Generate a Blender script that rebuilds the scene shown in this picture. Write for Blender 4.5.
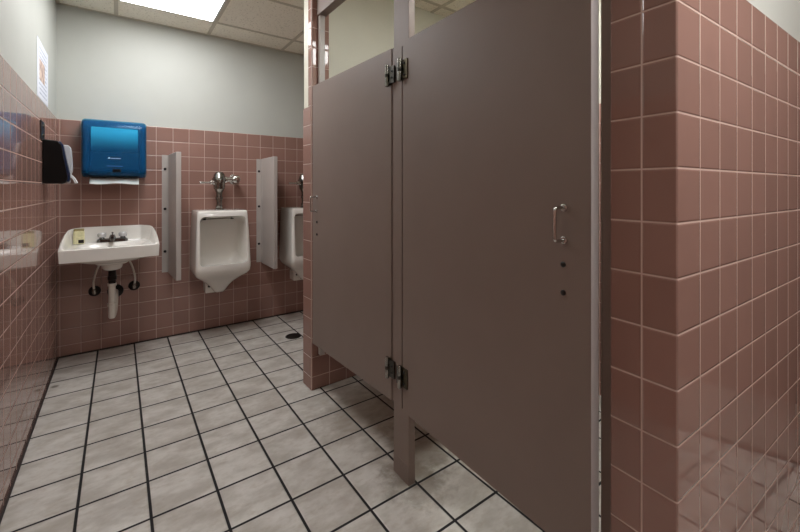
import bpy, bmesh, math, random
from mathutils import Vector, Matrix

for o in list(bpy.data.objects):
    bpy.data.objects.remove(o, do_unlink=True)
sc = bpy.context.scene
COL = sc.collection
PI = math.pi
random.seed(4)

# ------------------------------------------------------------------ camera
CAM_H = 1.1414
cam_data = bpy.data.cameras.new('camera')
cam_data.sensor_fit = 'HORIZONTAL'
cam_data.sensor_width = 36.0
cam_data.lens = 390.19 / 800 * 36.0
cam_data.shift_x = -(406.5 - 400) / 800
cam_data.shift_y = -(266 - 188.4) / 800
cam_data.clip_start = 0.02
cam = bpy.data.objects.new('camera', cam_data)
cam.location = (0, 0, CAM_H)
cam.rotation_euler = (PI / 2, 0, -math.radians(36.389))
COL.objects.link(cam)
sc.camera = cam

# ------------------------------------------------------------------ world, lights, exposure
world = bpy.data.worlds.new('world')
sc.world = world
world.use_nodes = True
world.node_tree.nodes['Background'].inputs['Color'].default_value = (0.5, 0.48, 0.45, 1)
world.node_tree.nodes['Background'].inputs['Strength'].default_value = 0.02

LIGHT_ALCOVE = 10.5      # emission of the troffer over sink and urinals
LIGHT_ENTRY = 31.0       # emission of the troffer by the entrance, behind the camera
LIGHT_STALL = 19.0       # emission of the troffer over the stalls
ENTRY_XY = (1.00, -0.35)
sc.view_settings.view_transform = 'Standard'
sc.view_settings.look = 'None'
sc.view_settings.exposure = 0.0
sc.view_settings.gamma = 1.0
sc.view_settings.use_curve_mapping = False
try:
    sc.cycles.use_denoising = True
    sc.cycles.max_bounces = 10
    sc.cycles.transparent_max_bounces = 12
except Exception:
    pass


# ------------------------------------------------------------------ node helpers
def srgb(r, g, b):
    def c(v):
        v /= 255.0
        return v / 12.92 if v <= 0.04045 else ((v + 0.055) / 1.055) ** 2.4
    return (c(r), c(g), c(b), 1.0)


class NT:
    def __init__(self, name):
        self.m = bpy.data.materials.new(name)
        self.m.use_nodes = True
        self.t = self.m.node_tree
        self.bsdf = self.t.nodes['Principled BSDF']

    def n(self, typ, **kw):
        nd = self.t.nodes.new(typ)
        for k, v in kw.items():
            setattr(nd, k, v)
        return nd

    def link(self, a, b):
        self.t.links.new(a, b)

    def put(self, sock, v):
        if isinstance(v, bpy.types.NodeSocket):
            self.link(v, sock)
        else:
            sock.default_value = v

    def math(self, op, a, b=None, c=None, clamp=False):
        nd = self.n('ShaderNodeMath', operation=op)
        nd.use_clamp = clamp
        self.put(nd.inputs[0], a)
        if b is not None:
            self.put(nd.inputs[1], b)
        if c is not None:
            self.put(nd.inputs[2], c)
        return nd.outputs[0]

    def smooth(self, v, a, b):
        nd = self.n('ShaderNodeMapRange', interpolation_type='SMOOTHSTEP')
        self.put(nd.inputs['Value'], v)
        nd.inputs['From Min'].default_value = a
        nd.inputs['From Max'].default_value = b
        return nd.outputs['Result']

    def mix(self, f, a, b, blend='MIX'):
        nd = self.n('ShaderNodeMix', data_type='RGBA', blend_type=blend)
        self.put(nd.inputs[0], f)
        self.put(nd.inputs[6], a)
        self.put(nd.inputs[7], b)
        return nd.outputs[2]

    def noise(self, vec, scale, detail=3.0, rough=0.55):
        nd = self.n('ShaderNodeTexNoise')
        self.link(vec, nd.inputs['Vector'])
        nd.inputs['Scale'].default_value = scale
        nd.inputs['Detail'].default_value = detail
        nd.inputs['Roughness'].default_value = rough
        return nd.outputs['Fac']

    def bump(self, height, strength=1.0, dist=1.0):
        nd = self.n('ShaderNodeBump')
        nd.inputs['Strength'].default_value = strength
        nd.inputs['Distance'].default_value = dist
        self.link(height, nd.inputs['Height'])
        self.link(nd.outputs['Normal'], self.bsdf.inputs['Normal'])

    def set(self, name, v):
        self.put(self.bsdf.inputs[name], v)


def plain(name, col, rough=0.5, metal=0.0, spec=0.5, noise=0.0, nscale=8.0, bump=0.0, bscale=200.0, coat=0.0):
    t = NT(name)
    tc = t.n('ShaderNodeTexCoord')
    if noise:
        f = t.noise(tc.outputs['Object'], nscale)
        c2 = tuple(max(0, min(1, x * (1 - noise))) for x in col[:3]) + (1,)
        t.set('Base Color', t.mix(t.smooth(f, 0.3, 0.75), col, c2))
    else:
        t.set('Base Color', col)
    t.set('Roughness', rough)
    t.set('Metallic', metal)
    t.set('Specular IOR Level', spec)
    if coat:
        t.set('Coat Weight', coat)
        t.set('Coat Roughness', 0.05)
    if bump:
        t.bump(t.noise(tc.outputs['Object'], bscale, 2.0), 1.0, bump)
    return t.m


def grid_mask(t, u, v, pitch, w, soft):
    """distance to the nearest joint, tile mask, tile ids and local coords"""
    def one(a):
        a = t.math('DIVIDE', a, pitch)
        fl = t.math('FLOOR', a)
        fr = t.math('SUBTRACT', a, fl)
        d = t.math('MULTIPLY', t.math('MINIMUM', fr, t.math('SUBTRACT', 1.0, fr)), pitch)
        return fl, fr, d
    iu, fu, du = one(u)
    iv, fv, dv = one(v)
    d = t.math('MINIMUM', du, dv)
    mask = t.smooth(d, w / 2 - soft, w / 2 + soft)
    comb = t.n('ShaderNodeCombineXYZ')
    t.link(iu, comb.inputs[0])
    t.link(iv, comb.inputs[1])
    wn = t.n('ShaderNodeTexWhiteNoise', noise_dimensions='3D')
    t.link(comb.outputs[0], wn.inputs['Vector'])
    return d, mask, fu, fv, wn


TILE_P = 0.1095
TILE_TOP = 1.6097


def wall_tile(name, offx, offy, tile=(154, 119, 108), grout=(204, 178, 166), gw=0.0034):
    """glazed pink square wall tile, rows hung from the tile top; u follows the face"""
    t = NT(name)
    tc = t.n('ShaderNodeTexCoord')
    sp = t.n('ShaderNodeSeparateXYZ')
    t.link(tc.outputs['Object'], sp.inputs[0])
    sn = t.n('ShaderNodeSeparateXYZ')
    t.link(tc.outputs['Normal'], sn.inputs[0])
    isx = t.math('GREATER_THAN', t.math('ABSOLUTE', sn.outputs[0]), 0.7)
    ux = t.math('SUBTRACT', sp.outputs[0], offx)
    uy = t.math('SUBTRACT', sp.outputs[1], offy)
    u = t.math('ADD', t.math('MULTIPLY', isx, uy), t.math('MULTIPLY', t.math('SUBTRACT', 1.0, isx), ux))
    v = t.math('SUBTRACT', sp.outputs[2], TILE_TOP)
    d, mask, fu, fv, wn = grid_mask(t, u, v, TILE_P, gw, 0.0008)
    cs = t.n('ShaderNodeSeparateColor')
    t.link(wn.outputs['Color'], cs.inputs[0])
    c = srgb(*tile)
    var = t.mix(cs.outputs[0], tuple(x * 0.93 for x in c[:3]) + (1,), tuple(x * 1.07 for x in c[:3]) + (1,))
    cloud = t.noise(tc.outputs['Object'], 9.0, 4.0)
    var = t.mix(t.math('MULTIPLY', t.smooth(cloud, 0.45, 0.8), 0.25), var, tuple(x * 0.8 for x in c[:3]) + (1,))
    t.set('Base Color', t.mix(mask, srgb(*grout), var))
    t.set('Roughness', t.math('ADD', 0.75, t.math('MULTIPLY', mask, -0.69)))
    t.set('Specular IOR Level', 0.5)
    pillow = t.math('MULTIPLY', t.smooth(d, gw / 2 - 0.0006, gw / 2 + 0.0035), 0.0011)
    wob1 = t.math('MULTIPLY', t.math('SUBTRACT', cs.outputs[1], 0.5), t.math('MULTIPLY', fu, 0.0004))
    wob2 = t.math('MULTIPLY', t.math('SUBTRACT', cs.outputs[2], 0.5), t.math('MULTIPLY', fv, 0.0004))
    orange = t.math('MULTIPLY', t.noise(tc.outputs['Object'], 25.0, 1.0), 0.0001)
    t.bump(t.math('ADD', t.math('ADD', pillow, orange), t.math('MULTIPLY', mask, t.math('ADD', wob1, wob2))))
    return t.m


def floor_tile(name):
    t = NT(name)
    tc = t.n('ShaderNodeTexCoord')
    sp = t.n('ShaderNodeSeparateXYZ')
    t.link(tc.outputs['Object'], sp.inputs[0])
    u = t.math('ADD', sp.outputs[0], 0.1195)
    v = t.math('ADD', sp.outputs[1], 0.0683)
    gw = 0.0095
    d, mask, fu, fv, wn = grid_mask(t, u, v, 0.2098, gw, 0.0012)
    cs = t.n('ShaderNodeSeparateColor')
    t.link(wn.outputs['Color'], cs.inputs[0])
    # cloudy glaze, shifted per tile so no cloud runs over a joint
    off = t.n('ShaderNodeVectorMath', operation='MULTIPLY_ADD')
    t.link(wn.outputs['Color'], off.inputs[0])
    off.inputs[1].default_value = (7, 7, 7)
    t.link(tc.outputs['Object'], off.inputs[2])
    mp = t.n('ShaderNodeMapping')
    mp.inputs['Scale'].default_value = (1.0, 1.7, 1.0)
    t.link(off.outputs[0], mp.inputs['Vector'])
    n1 = t.noise(mp.outputs[0], 7.0, 5.0, 0.6)
    n2 = t.noise(mp.outputs[0], 30.0, 4.0, 0.6)
    base = t.mix(t.smooth(n1, 0.32, 0.68), srgb(214, 211, 205), srgb(180, 175, 167))
    base = t.mix(t.math('MULTIPLY', t.smooth(n2, 0.45, 0.75), 0.35), base, srgb(165, 152, 134))
    base = t.mix(t.math('MULTIPLY', cs.outputs[0], 0.14), base, srgb(150, 138, 122))
    # worn dirt around the foot of the stall post and a spot by the left wall
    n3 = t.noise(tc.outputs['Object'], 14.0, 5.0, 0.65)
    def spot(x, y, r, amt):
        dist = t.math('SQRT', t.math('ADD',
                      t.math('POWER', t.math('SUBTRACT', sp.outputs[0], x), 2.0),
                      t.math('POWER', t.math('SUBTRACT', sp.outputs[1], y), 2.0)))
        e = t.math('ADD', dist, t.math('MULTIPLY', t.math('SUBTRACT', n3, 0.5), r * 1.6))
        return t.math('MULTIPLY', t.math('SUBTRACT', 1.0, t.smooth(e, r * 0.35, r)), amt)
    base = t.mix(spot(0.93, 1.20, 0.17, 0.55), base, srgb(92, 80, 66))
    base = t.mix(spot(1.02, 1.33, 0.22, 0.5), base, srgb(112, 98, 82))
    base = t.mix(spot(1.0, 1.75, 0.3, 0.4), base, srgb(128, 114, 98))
    base = t.mix(spot(-0.297, 3.012, 0.028, 0.8), base, srgb(80, 68, 50))
    t.set('Base Color', t.mix(mask, srgb(22, 20, 22), base))
    t.set('Roughness', t.math('ADD', 0.8, t.math('MULTIPLY', mask, t.math('ADD', -0.46, t.math('MULTIPLY', n2, 0.12)))))
    t.set('Specular IOR Level', 0.4)
    pillow = t.math('MULTIPLY', t.smooth(d, gw / 2 - 0.001, gw / 2 + 0.005), 0.0016)
    t.bump(t.math('ADD', pillow, t.math('MULTIPLY', n2, 0.0004)))
    return t.m


def acoustic(name):
    t = NT(name)
    tc = t.n('ShaderNodeTexCoord')
    n1 = t.noise(tc.outputs['Object'], 55.0, 3.0, 0.7)
    vo = t.n('ShaderNodeTexVoronoi')
    t.link(tc.outputs['Object'], vo.inputs['Vector'])
    vo.inputs['Scale'].default_value = 75.0
    pits = t.math('MULTIPLY', t.math('SUBTRACT', 1.0, t.smooth(vo.outputs['Distance'], 0.16, 0.42)), t.smooth(n1, 0.42, 0.6))
    c = t.mix(t.math('MULTIPLY', pits, 0.5), srgb(250, 242, 226), srgb(146, 128, 104))
    t.set('Base Color', c)
    t.set('Roughness', 0.95)
    t.set('Specular IOR Level', 0.1)
    t.bump(t.math('MULTIPLY', pits, -0.0015))
    return t.m


def emission(name, col, strength):
    t = NT(name)
    t.set('Base Color', (0.8, 0.8, 0.8, 1))
    t.set('Emission Color', col)
    t.set('Emission Strength', strength)
    t.set('Roughness', 0.5)
    return t.m


def blue_plastic(name):
    t = NT(name)
    out = t.t.nodes['Material Output']
    tr = t.n('ShaderNodeBsdfTransparent')
    tr.inputs['Color'].default_value = (0.50, 0.90, 0.99, 1)
    t.set('Base Color', srgb(40, 112, 172))
    t.set('Roughness', 0.16)
    t.set('Specular IOR Level', 0.6)
    mx = t.n('ShaderNodeMixShader')
    mx.inputs[0].default_value = 0.25
    t.link(tr.outputs[0], mx.inputs[1])
    t.link(t.bsdf.outputs[0], mx.inputs[2])
    t.link(mx.outputs[0], out.inputs['Surface'])
    return t.m


def notice_paper(name):
    """posted sheet: printed block in the middle, ruled grey lines of fine print"""
    t = NT(name)
    tc = t.n('ShaderNodeTexCoord')
    sp = t.n('ShaderNodeSeparateXYZ')
    t.link(tc.outputs['Object'], sp.inputs[0])
    y, z = sp.outputs[1], sp.outputs[2]
    row = t.math('FRACT', t.math('MULTIPLY', z, 42.0))
    ln = t.math('GREATER_THAN', row, 0.6)
    wv = t.math('GREATER_THAN', t.noise(tc.outputs['Object'], 60.0, 1.0), 0.42)
    inside = t.math('MULTIPLY', t.math('LESS_THAN', t.math('ABSOLUTE', y), 0.13), t.math('LESS_THAN', t.math('ABSOLUTE', z), 0.135))
    pic = t.math('MULTIPLY', t.math('LESS_THAN', t.math('ABSOLUTE', t.math('ADD', y, 0.03)), 0.09),
                 t.math('LESS_THAN', t.math('ABSOLUTE', t.math('SUBTRACT', z, 0.0)), 0.055))
    txt = t.math('MULTIPLY', t.math('MULTIPLY', ln, wv), inside)
    c = t.mix(t.math('MULTIPLY', txt, 0.55), srgb(232, 236, 246), srgb(120, 130, 160))
    n = t.noise(tc.outputs['Object'], 18.0, 2.0)
    c = t.mix(pic, c, t.mix(t.smooth(n, 0.4, 0.6), srgb(222, 200, 184), srgb(176, 150, 142)))
    t.set('Base Color', c)
    t.set('Roughness', 0.6)
    return t.m


M = {}
M['tile_back'] = wall_tile('pink glazed tile, back wall', 0.2276, 0.0)
M['tile_left'] = wall_tile('pink glazed tile, left wall', 0.0, 2.195)
M['tile_near'] = wall_tile('pink glazed tile, near wall', 0.0, 0.066)
M['tile_wing'] = wall_tile('pink glazed tile, wing wall', 0.113, 0.004)
M['paint_gray'] = plain('pale grey wall paint', srgb(195, 197, 190), 0.55, noise=0.04, nscale=3, bump=0.0004, bscale=160)
M['paint_cream'] = plain('cream wall paint', srgb(212, 209, 193), 0.5, noise=0.06, nscale=2.5, bump=0.0004, bscale=160)
M['floor'] = floor_tile('cream floor tile with black joints')
M['ceiling'] = acoustic('acoustic ceiling tile')
M['tee'] = plain('ceiling grid paint', srgb(205, 194, 174), 0.5)
M['cove'] = plain('dark base joint', srgb(46, 34, 30), 0.7)
M['partition'] = plain('taupe partition enamel', srgb(138, 123, 115), 0.48, noise=0.05, nscale=5, bump=0.00025, bscale=320, spec=0.3)
M['edge'] = plain('pale edge brightener', srgb(206, 200, 200), 0.4)  # pale tone that puts light on the latch edge into its colour
M['screen'] = plain('light grey screen enamel', srgb(186, 178, 172), 0.38, noise=0.04, nscale=5, bump=0.0002, bscale=320)
M['porcelain'] = plain('white porcelain', srgb(238, 235, 228), 0.12, noise=0.03, nscale=6, coat=0.3)
M['stain'] = plain('porcelain inner glaze', srgb(222, 215, 192), 0.14)
M['chrome'] = plain('chrome', (0.62, 0.62, 0.60, 1), 0.16, metal=1.0)
M['dullchrome'] = plain('tarnished chrome', (0.40, 0.39, 0.36, 1), 0.22, metal=1.0, noise=0.5, nscale=60)
M['darkmetal'] = plain('blackened metal', (0.08, 0.075, 0.065, 1), 0.35, metal=1.0)
M['faucet'] = plain('dark reflecting chrome', (0.20, 0.20, 0.20, 1), 0.07, metal=1.0)
M['brass'] = plain('worn bronze plate', (0.12, 0.10, 0.065, 1), 0.36, metal=1.0, noise=0.4, nscale=50)
M['alu'] = plain('satin aluminium', (0.50, 0.49, 0.48, 1), 0.36, metal=1.0)
M['dark'] = plain('dark bolt', srgb(34, 30, 28), 0.35, metal=0.4)
M['hole'] = plain('black opening', srgb(14, 12, 12), 0.8)
M['pvc'] = plain('white plastic pipe', srgb(220, 214, 204), 0.35)
M['blackplastic'] = plain('black plastic', srgb(9, 9, 10), 0.3, spec=0.25)
M['navy'] = plain('dark blue plastic', srgb(30, 44, 72), 0.2)
M['greyplastic'] = plain('light grey plastic', srgb(196, 197, 200), 0.35)
M['whiteplastic'] = plain('white plastic', srgb(232, 232, 232), 0.35)
M['blue'] = blue_plastic('translucent blue plastic')
M['paper'] = plain('white paper towel', srgb(240, 238, 232), 0.85, bump=0.0005, bscale=90)
M['roll'] = plain('paper roll', srgb(244, 248, 250), 0.8)
M['mech'] = plain('dark blue grey mechanism', srgb(30, 44, 66), 0.5)
M['dimprint'] = plain('dim printed line', srgb(84, 124, 172), 0.5)
M['badge'] = plain('pale printed badge', srgb(210, 224, 240), 0.5)
M['yellow'] = plain('pale yellow soap', srgb(222, 216, 172), 0.4, noise=0.2, nscale=60)
M['cap'] = plain('olive cap', srgb(150, 140, 92), 0.45)
M['clear'] = plain('clear acrylic', srgb(196, 196, 196), 0.08, spec=0.8)
M['notice'] = notice_paper('posted notice')
M['door'] = plain('grey brown door paint', srgb(120, 98, 90), 0.4)
M['kick'] = plain('brushed kick plate', (0.6, 0.57, 0.54, 1), 0.4, metal=0.9)
M['frame'] = plain('white light frame', srgb(226, 224, 216), 0.5)
M['drain'] = plain('dark iron grate', srgb(46, 42, 40), 0.45, metal=0.6)
M['lit_alcove'] = emission('lit diffuser', (0.985, 0.985, 1.0, 1), LIGHT_ALCOVE)
M['lit_entry'] = emission('lit diffuser by entrance', (1.0, 0.985, 0.97, 1), LIGHT_ENTRY)
M['lit_stall'] = emission('lit diffuser over stalls', (0.98, 1.0, 0.98, 1), LIGHT_STALL)


# ------------------------------------------------------------------ mesh helpers
def nb():
    return bmesh.new()


def box(bm, lo, hi, bev=0.0, seg=2, mat=0, M4=None):
    t = bmesh.new()
    vs = [t.verts.new((x, y, z)) for x in (lo[0], hi[0]) for y in (lo[1], hi[1]) for z in (lo[2], hi[2])]
    for f in ((0, 1, 3, 2), (4, 6, 7, 5), (0, 4, 5, 1), (2, 3, 7, 6), (0, 2, 6, 4), (1, 5, 7, 3)):
        t.faces.new([vs[i] for i in f])
    if bev > 0:
        bmesh.ops.bevel(t, geom=list(t.edges), offset=bev, segments=seg, profile=0.5, affect='EDGES')
    merge(bm, t, mat, M4)


def merge(bm, t, mat=0, M4=None):
    bmesh.ops.recalc_face_normals(t, faces=list(t.faces))
    if M4 is not None:
        bmesh.ops.transform(t, matrix=M4, verts=list(t.verts))
    mp = {}
    for v in t.verts:
        mp[v] = bm.verts.new(v.co)
    for f in t.faces:
        try:
            nf = bm.faces.new([mp[v] for v in f.verts])
            nf.material_index = mat
            nf.smooth = f.smooth
        except ValueError:
            pass
    t.free()


def loft(bm, rings, cap0=True, cap1=True, mat=0, close=True):
    t = bmesh.new()
    vr = [[t.verts.new(p) for p in r] for r in rings]
    n = len(vr[0])
    for a, b in zip(vr[:-1], vr[1:]):
        for i in range(n if close else n - 1):
            t.faces.new((a[i], a[(i + 1) % n], b[(i + 1) % n], b[i]))
    if cap0:
        t.faces.new(list(reversed(vr[0])))
    if cap1:
        t.faces.new(vr[-1])
    merge(bm, t, mat)


def frame_of(d):
    d = d.normalized()
    up = Vector((0, 0, 1)) if abs(d.z) < 0.9 else Vector((1, 0, 0))
    a = d.cross(up).normalized()
    return a, d.cross(a).normalized()


def tube(bm, pts, r, n=12, mat=0, caps=True):
    pts = [Vector(p) for p in pts]
    rs = r if isinstance(r, (list, tuple)) else [r] * len(pts)
    rings = []
    prev = None
    for i, p in enumerate(pts):
        d = (pts[min(i + 1, len(pts) - 1)] - pts[max(i - 1, 0)])
        a, b = frame_of(d)
        if prev is not None:
            a = (prev - d.normalized() * prev.dot(d.normalized())).normalized()
            b = d.normalized().cross(a).normalized()
        prev = a
        rings.append([p + (a * math.cos(2 * PI * k / n) + b * math.sin(2 * PI * k / n)) * rs[i] for k in range(n)])
    loft(bm, rings, caps, caps, mat)


def lathe(bm, p0, axis, prof, n=20, mat=0):
    """prof: list of (distance along the axis, radius)"""
    p0 = Vector(p0)
    d = Vector(axis).normalized()
    a, b = frame_of(d)
    rings = [[p0 + d * h + (a * math.cos(2 * PI * k / n) + b * math.sin(2 * PI * k / n)) * max(r, 1e-4)
              for k in range(n)] for h, r in prof]
    loft(bm, rings, True, True, mat)


def rrect(cx, cy, hx, hy, r, n=5):
    """rounded rectangle outline, counter-clockwise"""
    r = min(r, hx * 0.98, hy * 0.98)
    out = []
    for sx, sy, a0 in ((1, 1, 0), (-1, 1, 90), (-1, -1, 180), (1, -1, 270)):
        for k in range(n + 1):
            a = math.radians(a0 + 90 * k / n)
            out.append((cx + sx * (hx - r) + r * math.cos(a), cy + sy * (hy - r) + r * math.sin(a)))
    return out


def spline(pts, k=8):
    pts = [Vector(p) for p in pts]
    out = []
    for i in range(len(pts) - 1):
        p0, p1, p2, p3 = pts[max(i - 1, 0)], pts[i], pts[i + 1], pts[min(i + 2, len(pts) - 1)]
        for j in range(k):
            t = j / k
            out.append(0.5 * ((2 * p1) + (p2 - p0) * t + (2 * p0 - 5 * p1 + 4 * p2 - p3) * t * t + (3 * p1 - p0 - 3 * p2 + p3) * t ** 3))
    out.append(pts[-1])
    return out


def obj(name, bm, mats, parent=None, smooth=True, angle=40):
    me = bpy.data.meshes.new(name)
    bm.to_mesh(me)
    bm.free()
    for m in (mats if isinstance(mats, (list, tuple)) else [mats]):
        me.materials.append(m)
    o = bpy.data.objects.new(name, me)
    COL.objects.link(o)
    if smooth:
        for p in me.polygons:
            p.use_smooth = True
        try:
            me.set_sharp_from_angle(angle=math.radians(angle))
        except Exception:
            pass
        wn = o.modifiers.new('normals', 'WEIGHTED_NORMAL')
        wn.keep_sharp = True
        wn.weight = 80
    if parent is not None:
        o.parent = parent
    return o


def tag(o, label, cat, group=None):
    o['label'] = label
    o['category'] = cat
    if group:
        o['group'] = group
    return o


def thing(name, label, cat, loc=(0, 0, 0), rz=0.0, group=None):
    o = bpy.data.objects.new(name, None)
    o.empty_display_size = 0.05
    COL.objects.link(o)
    o.location = loc
    o.rotation_euler = (0, 0, rz)
    return tag(o, label, cat, group)


def struct(name, bm, mats, parent=None, **kw):
    o = obj(name, bm, mats, parent, **kw)
    if parent is None:
        o['kind'] = 'structure'
    return o


def copy_tree(root, loc, rz, label):
    r = root.copy()
    COL.objects.link(r)
    r.location = loc
    r.rotation_euler = (0, 0, rz)
    r['label'] = label
    for ch in list(root.children):
        c = ch.copy()
        COL.objects.link(c)
        c.parent = r
        for g in list(ch.children):
            d = g.copy()
            COL.objects.link(d)
            d.parent = c
    return r


def carve(o, cutter_bm):
    me = bpy.data.meshes.new('cutter')
    cutter_bm.to_mesh(me)
    cutter_bm.free()
    c = bpy.data.objects.new('cutter', me)
    COL.objects.link(c)
    c.parent = o.parent
    o.modifiers.clear()
    md = o.modifiers.new('cut', 'BOOLEAN')
    md.operation = 'DIFFERENCE'
    md.solver = 'EXACT'
    md.object = c
    dg = bpy.context.evaluated_depsgraph_get()
    dg.update()
    new = bpy.data.meshes.new_from_object(o.evaluated_get(dg))
    o.modifiers.clear()
    o.data = new
    bpy.data.objects.remove(c, do_unlink=True)
    for p in new.polygons:
        p.use_smooth = True
    try:
        new.set_sharp_from_angle(angle=math.radians(42))
    except Exception:
        pass


# ------------------------------------------------------------------ the room
XL, YB, CZ = -0.332, 3.501, 2.387
XR = 2.13
YE = -1.70          # wall behind the camera
XE = 2.75

b = nb(); box(b, (XL - 0.15, YE - 0.15, -0.12), (XE + 0.15, YB + 0.15, 0.0)); struct('floor', b, M['floor'], smooth=False)
b = nb(); box(b, (XL - 0.15, YE - 0.15, CZ), (XE + 0.15, YB + 0.15, CZ + 0.1)); struct('ceiling', b, M['ceiling'], smooth=False)

def two_tone(name, lo, hi, inset, tile, paint, bev=0.004):
    """tiled below the tile line, painted above; inset = (dx0, dy0, dx1, dy1) pulls the painted part back"""
    bm = nb()
    box(bm, lo, (hi[0], hi[1], TILE_TOP), bev, 2, 0)
    box(bm, (lo[0] + inset[0], lo[1] + inset[1], TILE_TOP - 0.01), (hi[0] - inset[2], hi[1] - inset[3], hi[2]), 0, 1, 1)
    return struct(name, bm, [tile, paint], angle=30)

D = 0.006
two_tone('wall_left', (XL - 0.12, YE, 0), (XL, YB + 0.01, CZ), (0, 0, D, 0), M['tile_left'], M['paint_gray'])
two_tone('wall_back', (XL - 0.12, YB, 0), (XE, YB + 0.12, CZ), (0, D, 0, 0), M['tile_back'], M['paint_gray'])
two_tone('wall_right', (XR, 0.20, 0), (XR + 0.12, YB + 0.01, CZ), (D, 0, 0, 0), M['tile_left'], M['paint_cream'])
two_tone('wall_entry', (XL - 0.12, YE - 0.12, 0), (XE, YE, CZ), (0, 0, 0, D), M['tile_back'], M['paint_gray'])
two_tone('wall_vestibule', (XE - 0.12, YE, 0), (XE, 0.4, CZ), (D, 0, 0, 0), M['tile_left'], M['paint_gray'])

# near wall block, turned a little: its local x runs along the face the camera sees
bm = nb()
box(bm, (0, 0, -0.02), (1.90, 0.133, TILE_TOP), 0.0045, 3, 0)
box(bm, (D, D, TILE_TOP - 0.01), (1.90, 0.127, CZ), 0, 1, 1)
o = struct('wall_near', bm, [M['tile_near'], M['paint_gray']], angle=30)
o.location = (0.879, 0.300, 0.010)
o.rotation_euler = (0, 0, -math.radians(2.4))

# wing wall between urinals and stalls: tiled, painted above, with a tiled strip up its end
bm = nb()
box(bm, (0, 0, 0), (1.262, 0.118, TILE_TOP), 0.008, 3, 0)
box(bm, (0.006, 0.006, TILE_TOP - 0.01), (1.262, 0.112, CZ), 0, 1, 1)
box(bm, (0.001, -0.001, TILE_TOP - 0.006), (0.112, 0.05, CZ), 0.008, 3, 0)
o = struct('wall_wing', bm, [M['tile_wing'], M['paint_cream']], angle=30)
o.location = (0.871, 2.085, 0)
o.rotation_euler = (0, 0, 0.03)

# dark base joints where tile meets floor
bm = nb(); box(bm, (XL, YB - 0.006, 0), (XR, YB, 0.009)); struct('baseboard_back', bm, M['cove'], smooth=False)
bm = nb(); box(bm, (XL, YE, 0), (XL + 0.006, YB - 0.006, 0.009)); struct('baseboard_left', bm, M['cove'], smooth=False)

# suspended ceiling grid
bm = nb()
for k in range(-1, 6):
    x = -0.016 + 0.598 * k
    if XL < x < XE:
        box(bm, (x - 0.012, YE, CZ - 0.004), (x + 0.012, YB, CZ + 0.001))
for k in range(-1, 9):
    y = 3.205 - 0.60 * k
    if YE < y < YB:
        box(bm, (XL, y - 0.012, CZ - 0.0035), (XE, y + 0.012, CZ + 0.001))
struct('trim_1', bm, M['tee'], smooth=False)
# wall angle along back and left walls
bm = nb()
box(bm, (XL - D, YB - 0.02 + D, CZ - 0.003), (XE, YB + D, CZ + 0.001))
box(bm, (XL - D, YE, CZ - 0.003), (XL + 0.02 - D, YB, CZ + 0.001))
struct('trim_2', bm, M['tee'], smooth=False)

# entrance door leaf behind the camera, ajar (seen only in the glazed tile)
bm = nb(); box(bm, (-0.022, -0.88, 0.006), (0.022, 0, 2.03), 0.002)
o = struct('door_1', bm, M['door'], smooth=False)
o.location = (2.28, 0.17, 0)
o.rotation_euler = (0, 0, -math.radians(22))
bm = nb(); box(bm, (-0.0245, -0.87, 0.02), (-0.0222, -0.01, 0.25)); obj('kick_plate', bm, M['kick'], o, smooth=False)
bm = nb()
tube(bm, [(-0.022, -0.81, 1.0), (-0.07, -0.81, 1.0)], 0.011)
tube(bm, [(-0.07, -0.82, 1.0), (-0.07, -0.71, 1.0)], 0.010)
obj('door_handle', bm, M['chrome'], o)


# ------------------------------------------------------------------ ceiling lights
def troffer(cx, cy, hx, hy, mat, label):
    r = thing('ceiling_light', label, 'ceiling light', (cx, cy, CZ), 0, 'recessed ceiling lights')
    bm = nb()
    for lo, hi in (((-hx, -hy), (hx, -hy + 0.012)), ((-hx, hy - 0.012), (hx, hy)), ((-hx, -hy), (-hx + 0.012, hy)), ((hx - 0.012, -hy), (hx, hy))):
        box(bm, (lo[0], lo[1], -0.010), (hi[0], hi[1], 0.0))
    obj('frame', bm, M['frame'], r, smooth=False)
    bm = nb()
    box(bm, (-hx + 0.011, -hy + 0.011, -0.007), (hx - 0.011, hy - 0.011, -0.002))
    obj('diffuser', bm, mat, r, smooth=False)
    return r

troffer(0.283, 2.605, 0.287, 0.588, M['lit_alcove'], 'bright white rectangular light panel in the ceiling above sink and urinal')
troffer(ENTRY_XY[0], ENTRY_XY[1], 0.287, 0.287, M['lit_entry'], 'rectangular light panel in the ceiling by the entrance in front of the near tiled wall')
troffer(1.479, 0.81, 0.287, 0.287, M['lit_stall'], 'rectangular light panel in the ceiling above the toilet stalls')

# ------------------------------------------------------------------ stall front
DZ0, DZ1 = 0.277, 1.712


def wood_screw(bm, x, y, z, r=0.007):
    lathe(bm, (x, y, z), (-1, 0, 0), [(0, r), (0.002, r), (0.004, r * 0.7), (0.0045, 0.0005)], 12)


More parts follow.
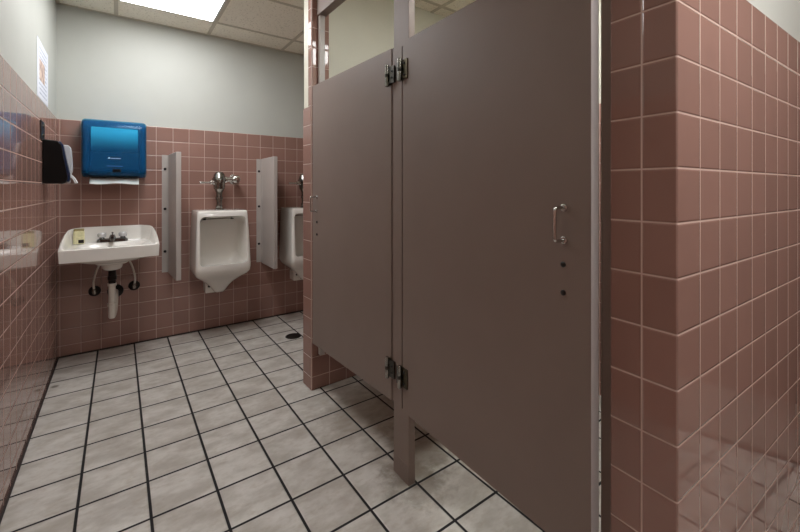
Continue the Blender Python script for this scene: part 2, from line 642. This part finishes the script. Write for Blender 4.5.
def hinge(parent, yedge, side, z0, z1):
    """gravity hinge on the door edge: barrel, wrap plate on the leaf, flange on the post. side=+1: the leaf lies towards +y"""
    zc = (z0 + z1) / 2
    s = side
    bm = nb()
    y1 = yedge + s * (0.034 if s < 0 else 0.022)
    box(bm, (-0.005, min(yedge, y1), z0 + 0.006), (0.001, max(yedge, y1), z1 - 0.006), 0.0015)
    pl = obj('hinge', bm, M['brass'], parent)
    bm = nb()
    yb = yedge + (0.004 if s < 0 else 0.013)
    lathe(bm, (-0.012, yb, z0), (0, 0, 1), [(0, 0.006), (0.002, 0.0085), (0.036, 0.0085), (0.039, 0.006)], 16)
    lathe(bm, (-0.012, yb, zc + 0.005), (0, 0, 1), [(0, 0.006), (0.002, 0.0085), (z1 - zc - 0.008, 0.0085), (z1 - zc - 0.005, 0.006)], 16)
    obj('hinge_barrel', bm, M['dullchrome'], pl)
    bm = nb()
    lathe(bm, (-0.012, yb, zc - 0.007), (0, 0, 1), [(0, 0.009), (0.012, 0.009)], 16)
    y2 = yedge - s * 0.030
    box(bm, (-0.010, min(yb, y2), zc - 0.034), (-0.0015, max(yb, y2), zc + 0.034), 0.001)
    obj('hinge_collar', bm, M['darkmetal'], pl)
    bm = nb()
    for dz in (-0.022, 0.022):
        wood_screw(bm, -0.005, yedge + s * 0.017, zc + dz, 0.0055)
    for dz in (-0.013, 0.013):
        wood_screw(bm, -0.010, yedge - s * 0.017, zc + dz, 0.0045)
    obj('hinge_screw', bm, M['dark'], pl)


def stall_door(label, hinge_y, hinge_x, width, side, ang, pull_in):
    """local frame: leaf front face at x=0, hinge edge at y=0, leaf runs along side*y"""
    r = thing('stall_door', label, 'stall door', (hinge_x, hinge_y, 0), ang, 'stall doors')
    bm = nb()
    y0, y1 = sorted((0, side * width))
    if side < 0:        # leaf rebated where it laps over the post
        sec = [(0, 0), (0, -width), (0.032, -width), (0.032, -0.037), (0.0072, -0.037), (0.0072, 0)]
        loft(bm, [[(x, y, z) for x, y in sec] for z in (DZ0, DZ1)])
    else:
        box(bm, (0, y0, DZ0), (0.032, y1, DZ1), 0.0015, 1)
    obj('door_leaf', bm, M['partition'], r)
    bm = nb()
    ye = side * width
    box(bm, (0.0012, min(ye, ye + side * 0.0014), DZ0 + 0.001), (0.0315, max(ye, ye + side * 0.0014), DZ1 - 0.001), 0.0004, 1)  # thin pale strip added so the latch edge reads as lit
    e = obj('edge_brightener', bm, M['edge'], r)
    e['label'] = 'pale grey strip added to brighten the latch edge as if lit'
    hinge(r, 0.0, side, 1.556, 1.645)
    hinge(r, 0.0, side, 0.368, 0.455)
    yp = side * (width - pull_in)
    bm = nb()
    tube(bm, spline([(0.0, yp, 1.017), (-0.028, yp, 1.017), (-0.036, yp, 1.026), (-0.036, yp, 1.086), (-0.028, yp, 1.095), (0.0, yp, 1.095)], 4), 0.0042, 10)
    for z in (1.017, 1.095):
        lathe(bm, (0, yp, z), (-1, 0, 0), [(0, 0.009), (0.003, 0.009), (0.005, 0.005)], 14)
    obj('pull_handle', bm, M['chrome'], r)
    for z in (0.958, 0.890):
        bm = nb()
        wood_screw(bm, 0.0, yp - side * 0.002, z, 0.0068)
        obj('bolt', bm, M['dark'], r)
    return r


def door_between(hx, hy, ex, ey):
    L = math.hypot(ex - hx, ey - hy)
    side = 1 if ey > hy else -1
    ang = math.atan2(-(ex - hx) * side, (ey - hy) * side)
    return L, side, ang

L, s, a = door_between(0.887, 1.228, 0.860, 0.464)
stall_door('large taupe stall door nearest the camera, hinged on its left edge, with a chrome pull at right',
           1.228, 0.887, L, s, a, 0.067)
L, s, a = door_between(0.8935, 1.3165, 0.869, 2.063)
stall_door('farther taupe stall door beside the tiled wing wall, seen narrower, with its pull at left',
           1.3165, 0.8935, L, s, a, 0.055)

# post between the two doors, floor to headrail
r = thing('stall_post', 'narrow taupe stall post between the two doors, standing on the floor', 'stall post', (0.895, 1.251, 0), math.radians(-1))
bm = nb(); box(bm, (0, -0.052, 0.0), (0.030, 0.052, 2.12), 0.0015, 1); post = obj('pilaster', bm, M['partition'], r)
c = nb(); box(c, (-0.01, -0.0115, DZ0), (0.016, -0.0050, DZ1 - 0.012)); carve(post, c)       # shadow gap beside the leaf
bm = nb(); box(bm, (0.0005, 0.052, DZ0), (0.030, 0.0615, DZ1), 0.0008, 1); obj('hinge_stile', bm, M['partition'], r)
bm = nb(); box(bm, (-0.0008, -0.0528, 0.0), (0.0308, 0.0528, 0.075), 0.001, 1); obj('shoe', bm, M['partition'], r)

# strike posts at both ends
r = thing('strike_post', 'slim taupe strike post fixed to the end of the tiled wing wall', 'stall post', (0.912, 2.06, 0), 0.0)
bm = nb(); box(bm, (0, -0.002, 0.2), (0.030, 0.0245, 2.12), 0.0015, 1); obj('pilaster', bm, M['screen'], r)
bm = nb(); lathe(bm, (0.014, -0.002, 2.03), (0, -1, 0), [(0, 0.006), (0.003, 0.006), (0.005, 0.002)], 12); obj('bolt', bm, M['alu'], r)
r = thing('strike_post', 'slim dark strike post between the large stall door and the near tiled wall', 'stall post', (0.905, 0.434, 0), -math.radians(2.4))
bm = nb(); box(bm, (0, 0.0, 0.0), (0.028, 0.031, 2.12), 0.0015, 1); obj('pilaster', bm, M['partition'], r)

bm = nb()
box(bm, (0.904, 0.44, 2.121), (0.954, 2.084, 2.230), 0.004, 2)
tag(obj('headrail', bm, M['partition']), 'taupe headrail running above the stall doors from post to wing wall', 'headrail')

# divider panel between the stalls, behind the post
r = thing('stall_divider', 'taupe panel dividing the stalls, behind the post between the doors', 'stall panel', (0.930, 1.251, 0))
bm = nb(); box(bm, (0, -0.0125, 0.30), (XR - 0.930, 0.0125, 1.70), 0.002, 1); obj('panel', bm, M['partition'], r)

# ------------------------------------------------------------------ floor drain
r = thing('floor_drain', 'small round dark floor drain below the urinals', 'floor drain', (1.085, 2.945, 0))
bm = nb(); lathe(bm, (0, 0, 0), (0, 0, 1), [(0, 0.060), (0.003, 0.058), (0.0035, 0.050), (0.0025, 0.0495)], 32); obj('ring', bm, M['drain'], r)
bm = nb()
lathe(bm, (0, 0, 0.001), (0, 0, 1), [(0, 0.048), (0.0022, 0.048)], 28)
for k in range(-3, 4):
    h = math.sqrt(max(0.001, 0.044 ** 2 - (k * 0.012) ** 2))
    box(bm, (k * 0.012 - 0.0025, -h, 0.003), (k * 0.012 + 0.0025, h, 0.005))
obj('grate', bm, M['drain'], r)


# ------------------------------------------------------------------ urinals
def make_urinal(label, loc):
    """back of the fixture on y=0, front towards -y"""
    r = thing('urinal', label, 'urinal', loc, 0, 'urinals')
    # (z, half width, depth, corner radius)
    prof = [(0.324, 0.020, 0.150, 0.012), (0.330, 0.034, 0.172, 0.022), (0.350, 0.048, 0.190, 0.036), (0.385, 0.074, 0.212, 0.055), (0.420, 0.108, 0.240, 0.062), (0.455, 0.150, 0.280, 0.062),
            (0.485, 0.181, 0.322, 0.045), (0.510, 0.190, 0.342, 0.032), (0.540, 0.192, 0.346, 0.026), (0.565, 0.192, 0.346, 0.024), (0.585, 0.191, 0.343, 0.022),
            (0.680, 0.188, 0.334, 0.020), (0.820, 0.183, 0.318, 0.018), (0.930, 0.177, 0.306, 0.017), (0.960, 0.175, 0.302, 0.016), (0.969, 0.172, 0.297, 0.015), (0.972, 0.166, 0.288, 0.012)]
    rings = []
    for z, hx, dy, rad in prof:
        rings.append([(x, y, z) for x, y in rrect(0, -dy / 2, hx, dy / 2, rad, 5)])
    bm = nb(); loft(bm, rings)
    body = obj('bowl', bm, [M['porcelain']], r)
    # hollow of the bowl, open to the front
    def ring(y, x0, x1, z0, z1, rad):
        return [(x, y, z) for x, z in rrect((x0 + x1) / 2, (z0 + z1) / 2, (x1 - x0) / 2, (z1 - z0) / 2, rad, 6)]
    c = nb()
    loft(c, [ring(-0.40, -0.166, 0.166, 0.572, 0.934, 0.022), ring(-0.328, -0.164, 0.164, 0.573, 0.932, 0.024), ring(-0.312, -0.161, 0.161, 0.562, 0.930, 0.032),
             ring(-0.285, -0.158, 0.158, 0.535, 0.928, 0.045), ring(-0.22, -0.153, 0.153, 0.520, 0.926, 0.06),
             ring(-0.15, -0.146, 0.146, 0.535, 0.922, 0.07), ring(-0.112, -0.136, 0.136, 0.570, 0.915, 0.075), ring(-0.104, -0.12, 0.12, 0.60, 0.90, 0.07)])
    carve(body, c)
    bm = nb()
    box(bm, (-0.120, -0.114, 0.898), (0.120, -0.104, 0.903), 0.001)
    obj('spreader_slot', bm, M['dullchrome'], r)
    for x in (-0.104, 0.104):
        bm = nb(); box(bm, (x - 0.014, -0.122, 0.894), (x + 0.014, -0.104, 0.907), 0.002); obj('spreader_slot', bm, M['hole'], r)
    bm = nb()
    box(bm, (-0.094, -0.112, 0.316), (-0.004, -0.003, 0.404), 0.010, 3)
    obj('outlet_foot', bm, M['porcelain'], r)
    bm = nb(); lathe(bm, (-0.066, -0.1115, 0.372), (0, -1, 0), [(0, 0.010), (0.002, 0.010), (0.004, 0.006)], 16); obj('bolt', bm, M['dark'], r)
    # flush valve
    vx, vy = 0.012, -0.085
    bm = nb()
    lathe(bm, (vx, vy, 0.971), (0, 0, 1), [(0, 0.032), (0.008, 0.032), (0.011, 0.022), (0.022, 0.025), (0.034, 0.025), (0.037, 0.019),
                                            (0.080, 0.020), (0.083, 0.027), (0.102, 0.027), (0.105, 0.021), (0.135, 0.023), (0.160, 0.034),
                                            (0.172, 0.042), (0.222, 0.043), (0.226, 0.052), (0.246, 0.053), (0.258, 0.045), (0.284, 0.039), (0.300, 0.028), (0.306, 0.008)], 24)
    fv = obj('flush_valve', bm, M['dullchrome'], r)
    bm = nb()
    lathe(bm, (vx - 0.036, vy - 0.005, 1.190), (-1, 0, -0.03), [(0, 0.023), (0.014, 0.023), (0.018, 0.017), (0.032, 0.016), (0.036, 0.008), (0.056, 0.007), (0.094, 0.009), (0.104, 0.008), (0.108, 0.003)], 16)
    obj('flush_handle', bm, M['chrome'], fv)
    bm = nb()
    lathe(bm, (vx + 0.034, vy, 1.212), (1, 0, 0.03), [(0, 0.028), (0.020, 0.028), (0.025, 0.019), (0.058, 0.019), (0.061, 0.025), (0.080, 0.025)], 18)
    tube(bm, [(vx + 0.128, vy, 1.216), (vx + 0.128, -0.004, 1.216)], 0.020, 16)
    lathe(bm, (vx + 0.128, -0.001, 1.216), (0, -1, 0), [(0, 0.042), (0.005, 0.041), (0.012, 0.024)], 20)
    lathe(bm, (vx + 0.104, vy, 1.216), (1, 0, 0.02), [(0, 0.028), (0.008, 0.034), (0.042, 0.034), (0.048, 0.024)], 18)
    lathe(bm, (vx + 0.128, vy - 0.014, 1.216), (0, -1, 0.0), [(0, 0.026), (0.022, 0.025), (0.028, 0.014)], 18)
    obj('stop_valve', bm, M['chrome'], fv)
    return r

uri = make_urinal('white wall urinal in full view between the two grey screens', (0.637, YB, 0))
copy_tree(uri, (1.345, YB, 0), 0, 'white wall urinal half hidden by the tiled wing wall, right of the right screen')


# ------------------------------------------------------------------ urinal screens
def screen(label, loc, rz):
    r = thing('urinal_screen', label, 'urinal screen', loc, rz, 'urinal screens')
    z0, z1 = 0.490, 1.400
    bm = nb(); box(bm, (0.0, -0.335, z0), (0.033, -0.002, z1), 0.005, 3); obj('panel', bm, M['screen'], r)
    bm = nb()
    box(bm, (-0.042, -0.004, z0 + 0.01), (0.001, 0.0, z1 - 0.004), 0.0008, 1)
    box(bm, (-0.003, -0.03, z0 + 0.01), (0.0005, 0.0, z1 - 0.004), 0.0008, 1)
    obj('wall_bracket', bm, M['screen'], r)
    for z in (0.66, 0.985, 1.29):
        bm = nb(); lathe(bm, (-0.022, -0.004, z), (0, -1, 0), [(0, 0.010), (0.003, 0.010), (0.007, 0.004)], 12); obj('bolt', bm, M['dark'], r)
    return r

sA = screen('grey urinal screen left of the full urinal, seen nearly edge on', (0.305, YB, 0), 0)
sA.rotation_euler = (0, 0, math.radians(3.0))
copy_tree(sA, (1.003, YB, 0), 0, 'grey urinal screen between the two urinals, its flat left face showing')


# ------------------------------------------------------------------ sink
def sstep(a, b, x):
    t = max(0.0, min(1.0, (x - a) / (b - a)))
    return t * t * (3 - 2 * t)


def make_sink():
    r = thing('sink', 'white wall hung sink with chrome faucet below the blue towel dispenser', 'sink', (-0.036, YB, 0))
    HX, DY = 0.252, 0.452
    NX, NY = 64, 56
    ZF, ZB, ZA = 0.777, 0.873, 0.697        # front rim, back top, apron bottom
    def half(y):                              # half width, narrowing to the back with rounded back corners
        d = -y
        w = HX - 0.018 * (1 - sstep(0.0, 0.45, d))
        return w - 0.075 * (max(0.0, 1 - d / 0.18)) ** 2.2
    def edge_z(t):  # rim height along the sides, t = 0 at front .. 1 at the wall
        return ZF + (ZB - ZF) * (math.sin(min(1.0, t * 1.12) * PI / 2) ** 0.95)
    def top(x, y):
        d = DY + y                            # distance from the front
        t = d / DY
        w = half(y)
        e = w - abs(x)                        # distance from the side
        zr = edge_z(t)
        z_in = 0.766 + 0.010 * t
        # basin
        q = ((x / 0.192) ** 4 + ((y + 0.275) / 0.128) ** 4) ** 0.25
        z_bas = z_in - 0.125 * (1 - sstep(0.35, 1.0, q))
        side = 1 - sstep(0.010, 0.032, e)
        back = 1 - sstep(0.020, 0.048, -y)
        front = 1 - sstep(0.022, 0.050, d)
        z = z_bas
        z = z + (zr - z) * side if side > 0 else z
        z = max(z, z_bas + (ZB - z_bas) * back)
        if front > 0:
            z = max(z, z_bas + ((ZF if side <= 0 else max(ZF, zr if side > 0.5 else ZF)) - z_bas) * front)
        # soft outer edge
        ee = min(e, d)
        if ee < 0.008:
            z -= 0.006 * (1 - math.sqrt(max(0, 1 - (1 - ee / 0.008) ** 2)))
        return z
    bm = nb()
    t = bmesh.new()
    grid = []
    for j in range(NY + 1):
        v = j / NY
        y = -DY + DY * v
        w = half(y)
        row = []
        for i in range(NX + 1):
            u = -1 + 2 * i / NX
            u = math.copysign(abs(u) ** 0.85, u)
            bow = -0.012 * (1 - (u) ** 2) * (1 - v) ** 3
            row.append(t.verts.new((u * w, y + bow, top(u * w, y))))
        grid.append(row)
    for j in range(NY):
        for i in range(NX):
            t.faces.new((grid[j][i], grid[j][i + 1], grid[j + 1][i + 1], grid[j + 1][i]))
    loop = grid[0] + [g[-1] for g in grid[1:]] + list(reversed(grid[-1][:-1])) + [g[0] for g in reversed(grid[1:-1])]
    def zb(y):
        return ZA + 0.0 * y
    low = [t.verts.new((v.co.x * 0.985, v.co.y * 0.99, zb(v.co.y))) for v in loop]
    inn = [t.verts.new((v.co.x * 0.94, v.co.y * 0.95 - 0.005, zb(v.co.y) + 0.002)) for v in loop]
    n = len(loop)
    for i in range(n):
        k = (i + 1) % n
        t.faces.new((loop[k], loop[i], low[i], low[k]))
        t.faces.new((low[k], low[i], inn[i], inn[k]))
    t.faces.new(inn)
    merge(bm, t)
    # bowl underside
    rings = []
    for zz, k in ((0.722, 1.0), (0.692, 0.98), (0.674, 0.86), (0.661, 0.66), (0.653, 0.46), (0.648, 0.32)):
        rings.append([(0.218 * k * math.cos(a), -0.262 + 0.150 * k * math.sin(a), zz) for a in [2 * PI * i / 32 for i in range(32)]])
    loft(bm, rings)
    rings = []
    for zz, k in ((0.690, 0.064), (0.640, 0.060), (0.616, 0.055), (0.606, 0.046), (0.602, 0.035)):
        rings.append([(k * math.cos(a), -0.255 + k * math.sin(a), zz) for a in [2 * PI * i / 28 for i in range(28)]])
    loft(bm, rings)
    obj('basin', bm, M['porcelain'], r, angle=50)
    bm = nb(); lathe(bm, (0, -0.262, 0.664), (0, 0, 1), [(0, 0.026), (0.003, 0.026), (0.004, 0.020), (0.003, 0.015)], 20); obj('drain_flange', bm, M['chrome'], r)
    # faucet
    fy, fz = -0.108, 0.7745
    bm = nb()
    rings = [[(x, y, z) for x, y in rrect(0, fy, hx, hy, 0.024, 5)] for z, hx, hy in ((fz, 0.088, 0.030), (fz + 0.016, 0.086, 0.029), (fz + 0.023, 0.076, 0.022))]
    loft(bm, rings)
    fa = obj('faucet', bm, M['faucet'], r)
    bm = nb()
    lathe(bm, (0, fy, fz + 0.015), (0, 0, 1), [(0, 0.020), (0.020, 0.018), (0.030, 0.014), (0.034, 0.006)], 18)
    tube(bm, spline([(0, fy, fz + 0.020), (0, fy - 0.035, fz + 0.034), (0, fy - 0.080, fz + 0.034), (0, fy - 0.105, fz + 0.024)], 5), [0.017] * 10 + [0.014] * 6, 14)
    lathe(bm, (0, fy - 0.103, fz + 0.030), (0, -0.15, -1), [(0, 0.012), (0.018, 0.012)], 14)
    lathe(bm, (0, fy + 0.012, fz + 0.030), (0, 0, 1), [(0, 0.003), (0.022, 0.003), (0.024, 0.006), (0.032, 0.006), (0.034, 0.002)], 10)
    obj('spout', bm, M['faucet'], fa)
    for x in (-0.058, 0.058):
        bm = nb(); lathe(bm, (x, fy, fz + 0.014), (0, 0, 1), [(0, 0.018), (0.012, 0.016), (0.018, 0.012)], 16)
        h = obj('handle_base', bm, M['faucet'], fa)
        bm = nb()
        lathe(bm, (x, fy, fz + 0.030), (0, 0, 1), [(0, 0.012), (0.004, 0.024), (0.024, 0.026), (0.032, 0.020), (0.034, 0.004)], 10)
        obj('handle_knob', bm, M['clear'], fa)
    # waste pipe
    py = -0.253
    bm = nb(); lathe(bm, (0, py, 0.612), (0, 0, -1), [(0, 0.026), (0.012, 0.026), (0.014, 0.021), (0.050, 0.021), (0.052, 0.025), (0.075, 0.025), (0.078, 0.021), (0.112, 0.020)], 20)
    obj('tailpiece', bm, M['dark'], r)
    bm = nb()
    lathe(bm, (-0.001, py, 0.512), (0, 0, -1), [(0, 0.025), (0.016, 0.025), (0.020, 0.0195), (0.128, 0.0195), (0.130, 0.026), (0.150, 0.026), (0.153, 0.020),
                                                 (0.190, 0.020), (0.222, 0.0205), (0.232, 0.016)], 20)
    tube(bm, spline([(0.002, py + 0.005, 0.300), (0.006, py + 0.045, 0.292), (0.012, py + 0.085, 0.315), (0.015, py + 0.105, 0.360), (0.016, py + 0.125, 0.398), (0.016, py + 0.16, 0.405), (0.016, -0.003, 0.405)], 5), 0.017, 14)
    obj('drain_trap', bm, M['pvc'], r)
    def escutcheon(x, z, rr):
        bm = nb(); lathe(bm, (x, -0.0005, z), (0, -1, 0), [(0, rr), (0.004, rr * 0.98), (0.014, rr * 0.6), (0.022, rr * 0.5)], 22)
        return obj('wall_escutcheon', bm, M['dark'], r)
    escutcheon(0.016, 0.405, 0.048)
    for sx, x, z in ((-1, -0.101, 0.422), (1, 0.126, 0.428)):
        escutcheon(x, z, 0.036)
        bm = nb()
        tube(bm, [(x, -0.018, z), (x, -0.060, z)], 0.010, 12)
        lathe(bm, (x, -0.050, z), (0, 0, 1), [(-0.012, 0.012), (0.020, 0.012), (0.024, 0.008)], 12)
        obj('shutoff_valve', bm, M['dullchrome'], r)
        bm = nb()
        tube(bm, spline([(x, -0.050, z + 0.015), (x + sx * 0.004, -0.052, z + 0.07), (x - sx * 0.012, -0.070, z + 0.15), (x - sx * 0.040, -0.095, z + 0.225), (x - sx * 0.052, -0.105, z + 0.275)], 6), 0.0065, 10)
        obj('supply_tube', bm, M['pvc'], r)
    return r

make_sink()

# small soap jar on the sink deck
r = thing('soap_bottle', 'small pale yellow bottle with an olive cap standing on the left end of the sink', 'bottle', (-0.212, 3.350, 0.7765))
bm = nb()
rings = [[(x, y, z) for x, y in rrect(0, 0, hx, hy, 0.010, 4)] for z, hx, hy in ((0, 0.028, 0.019), (0.004, 0.0285, 0.020), (0.078, 0.0285, 0.020), (0.086, 0.026, 0.018))]
loft(bm, rings); obj('body', bm, M['yellow'], r)
bm = nb(); box(bm, (-0.027, -0.019, 0.084), (0.027, 0.019, 0.098), 0.004, 2); obj('cap', bm, M['cap'], r)
bm = nb(); box(bm, (-0.002, -0.0215, 0.006), (0.026, -0.0195, 0.028), 0.0005, 1); obj('label_print', bm, M['dark'], r)

# ------------------------------------------------------------------ towel dispenser
r = thing('paper_towel_dispenser', 'translucent blue paper towel dispenser on the tiled wall above the sink', 'towel dispenser', (-0.021, YB, 0))
z0, z1 = 1.222, 1.612
bm = nb(); box(bm, (-0.178, -0.016, z0), (0.178, 0.0, z1 + 0.004), 0.004, 2); obj('back_plate', bm, M['mech'], r)
prof = [(-0.014, 0.183, z0 - 0.002, z1 + 0.004, 0.012), (-0.09, 0.182, z0, z1 + 0.002, 0.022), (-0.165, 0.179, z0 + 0.002, z1 - 0.010, 0.030), (-0.198, 0.174, z0 + 0.006, z1 - 0.026, 0.034),
        (-0.214, 0.166, z0 + 0.014, z1 - 0.045, 0.036), (-0.222, 0.150, z0 + 0.030, z1 - 0.068, 0.036)]
rings = [[(x, y, z) for x, z in rrect(0, (a + c) / 2, hx, (c - a) / 2, rad, 6)] for y, hx, a, c, rad in prof]
bm = nb(); loft(bm, rings, cap0=False, cap1=True)
cv = obj('cover', bm, M['blue'], r)
sd = cv.modifiers.new('shell', 'SOLIDIFY'); sd.thickness = 0.003; sd.offset = -1
bm = nb()
lathe(bm, (-0.128, -0.112, 1.478), (1, 0, 0), [(0, 0.082), (0.256, 0.082)], 48)
obj('paper_roll', bm, M['roll'], r)
bm = nb(); box(bm, (-0.132, -0.196, 1.265), (0.132, -0.03, 1.388), 0.010, 2); obj('mechanism', bm, M['mech'], r)
for x in (-0.160, 0.160):
    bm = nb(); box(bm, (x - 0.014, -0.17, 1.25), (x + 0.014, -0.018, 1.57), 0.005, 1); obj('side_arm', bm, M['mech'], r)
bm = nb()
box(bm, (-0.140, -0.19, z0 - 0.004), (0.140, -0.040, z0 + 0.006), 0.002); obj('bottom_slot', bm, M['hole'], r)
# hanging towel end, a gently curled sheet
t = bmesh.new(); NX = 24; rows = []
for j in range(7):
    v = j / 6
    rows.append([t.verts.new((-0.136 + 0.270 * i / NX, -0.140 - 0.06 * v - 0.006 * math.sin(i * 0.5) * v, z0 - 0.003 - 0.046 * v - 0.004 * v * math.sin(i * 0.35))) for i in range(NX + 1)])
for j in range(6):
    for i in range(NX):
        t.faces.new((rows[j][i], rows[j][i + 1], rows[j + 1][i + 1], rows[j + 1][i]))
bm = nb(); merge(bm, t)
pt = obj('paper_towel', bm, M['paper'], r); sd = pt.modifiers.new('sheet', 'SOLIDIFY'); sd.thickness = 0.0015
# printed emblem, a word too small to read, and the sensor window
bm = nb()
y = -0.2232
ems = [(-0.040, 1.341), (-0.024, 1.341), (-0.027, 1.348), (-0.032, 1.351)]
t = bmesh.new(); vs = [t.verts.new((x, y, z)) for x, z in ems] + [t.verts.new((x, y + 0.001, z)) for x, z in ems]
t.faces.new(vs[:4]); t.faces.new(list(reversed(vs[4:])))
for i in range(4):
    t.faces.new((vs[i], vs[(i + 1) % 4], vs[4 + (i + 1) % 4], vs[4 + i]))
merge(bm, t)
obj('printed_emblem', bm, M['badge'], r, smooth=False)
bm = nb()
box(bm, (-0.020, y + 0.0006, 1.341), (0.030, y + 0.0012, 1.342))
x = -0.020
for w, h in ((0.006, 0.006), (0.005, 0.006), (0.008, 0.006), (0.005, 0.006), (0.003, 0.008), (0.003, 0.007), (0.005, 0.006), (0.005, 0.006)):
    box(bm, (x, y, 1.341), (x + w * 0.8, y + 0.001, 1.341 + h * 0.75)); x += w + 0.0015
obj('printed_word', bm, M['badge'], r, smooth=False)
bm = nb()
box(bm, (-0.045, y + 0.0006, 1.290), (0.042, y + 0.0012, 1.291))
x = -0.045
for w in (0.008, 0.006, 0.011, 0.007, 0.009, 0.006, 0.010, 0.007, 0.008):
    box(bm, (x, y, 1.290), (x + w * 0.85, y + 0.001, 1.293)); x += w + 0.002
obj('printed_line', bm, M['dimprint'], r, smooth=False)
bm = nb(); box(bm, (-0.014, -0.226, 1.250), (0.032, -0.210, 1.272), 0.004, 2); obj('sensor_window', bm, M['blackplastic'], r)

# ------------------------------------------------------------------ soap dispenser on the left wall
r = thing('soap_dispenser', 'black soap dispenser with a light grey front on the left tiled wall', 'soap dispenser', (XL, 2.84, 0))
def side_prof(pts, y0, y1, rad=0.008):
    """extrude an x-z outline along y with slightly inset ends"""
    cx = sum(p[0] for p in pts) / len(pts); cz = sum(p[1] for p in pts) / len(pts)
    rings = []
    for y, k in ((y0, 0.94), (y0 + rad * 0.4, 0.985), (y0 + rad, 1.0), (y1 - rad, 1.0), (y1 - rad * 0.4, 0.985), (y1, 0.94)):
        rings.append([(cx + (x - cx) * k, y, cz + (z - cz) * k) for x, z in pts])
    return rings
def curve2(pts, k=5):
    return [(p.x, p.z) for p in spline([(a, 0, c) for a, c in pts], k)]
out = [(0.0, 1.168), (0.0, 1.407)] + curve2([(0.062, 1.402), (0.078, 1.378), (0.086, 1.32), (0.097, 1.25), (0.104, 1.20), (0.098, 1.176), (0.08, 1.166)], 4)
bm = nb(); loft(bm, side_prof(out, 0.0, 0.085)); obj('body', bm, M['blackplastic'], r)
band = [(0.066, 1.398), (0.074, 1.400)] + curve2([(0.086, 1.380), (0.096, 1.32), (0.108, 1.25), (0.115, 1.20), (0.108, 1.178)], 4) + [(0.09, 1.18), (0.08, 1.30)]
bm = nb(); loft(bm, side_prof(band, 0.004, 0.050, 0.004)); obj('front_band', bm, M['navy'], r)
fr = [(0.06, 1.225), (0.06, 1.385)] + curve2([(0.098, 1.385), (0.110, 1.372), (0.116, 1.31), (0.118, 1.25), (0.112, 1.222)], 4)
bm = nb(); loft(bm, side_prof(fr, 0.052, 0.130, 0.006)); obj('front_cover', bm, M['greyplastic'], r)
bm = nb()
lev = spline([(0.090, 0.06, 1.228), (0.112, 0.06, 1.216), (0.128, 0.06, 1.196), (0.138, 0.06, 1.172)], 5)
rings = []
for i, p in enumerate(lev):
    d = (lev[min(i + 1, len(lev) - 1)] - lev[max(i - 1, 0)]).normalized(); nrm = Vector((d.z, 0, -d.x))
    rings.append([tuple(p + nrm * 0.006 + Vector((0, -0.03, 0))), tuple(p + nrm * 0.004 + Vector((0, 0.05, 0))), tuple(p - nrm * 0.004 + Vector((0, 0.05, 0))), tuple(p - nrm * 0.004 + Vector((0, -0.03, 0)))])
loft(bm, rings); obj('push_lever', bm, M['whiteplastic'], r)
bm = nb(); lathe(bm, (0.100, 0.05, 1.225), (0.1, 0, -1), [(0, 0.012), (0.045, 0.010), (0.055, 0.006)], 14); obj('nozzle', bm, M['greyplastic'], r)

# dark plate above the soap dispenser
r = thing('wall_plate', 'narrow dark metal plate on the left tiled wall above the black soap dispenser', 'wall plate', (XL, 2.835, 0))
bm = nb(); box(bm, (0, -0.058, 1.402), (0.005, 0.058, 1.500), 0.001, 1); obj('plate', bm, M['dark'], r)
for z in (1.425, 1.475):
    bm = nb(); lathe(bm, (0.005, 0, z), (1, 0, 0), [(0, 0.008), (0.003, 0.007), (0.005, 0.003)], 12); obj('screw', bm, M['brass'], r)

# notice on the painted part of the left wall
bm = nb(); box(bm, (-0.0006, -0.19, -0.152), (0.0006, 0.19, 0.152))
o = obj('wall_notice', bm, M['notice'], smooth=False)
o.location = (XL - D + 0.0012, 2.915, 1.772)
tag(o, 'white printed paper notice taped to the painted left wall above the tiles', 'notice')
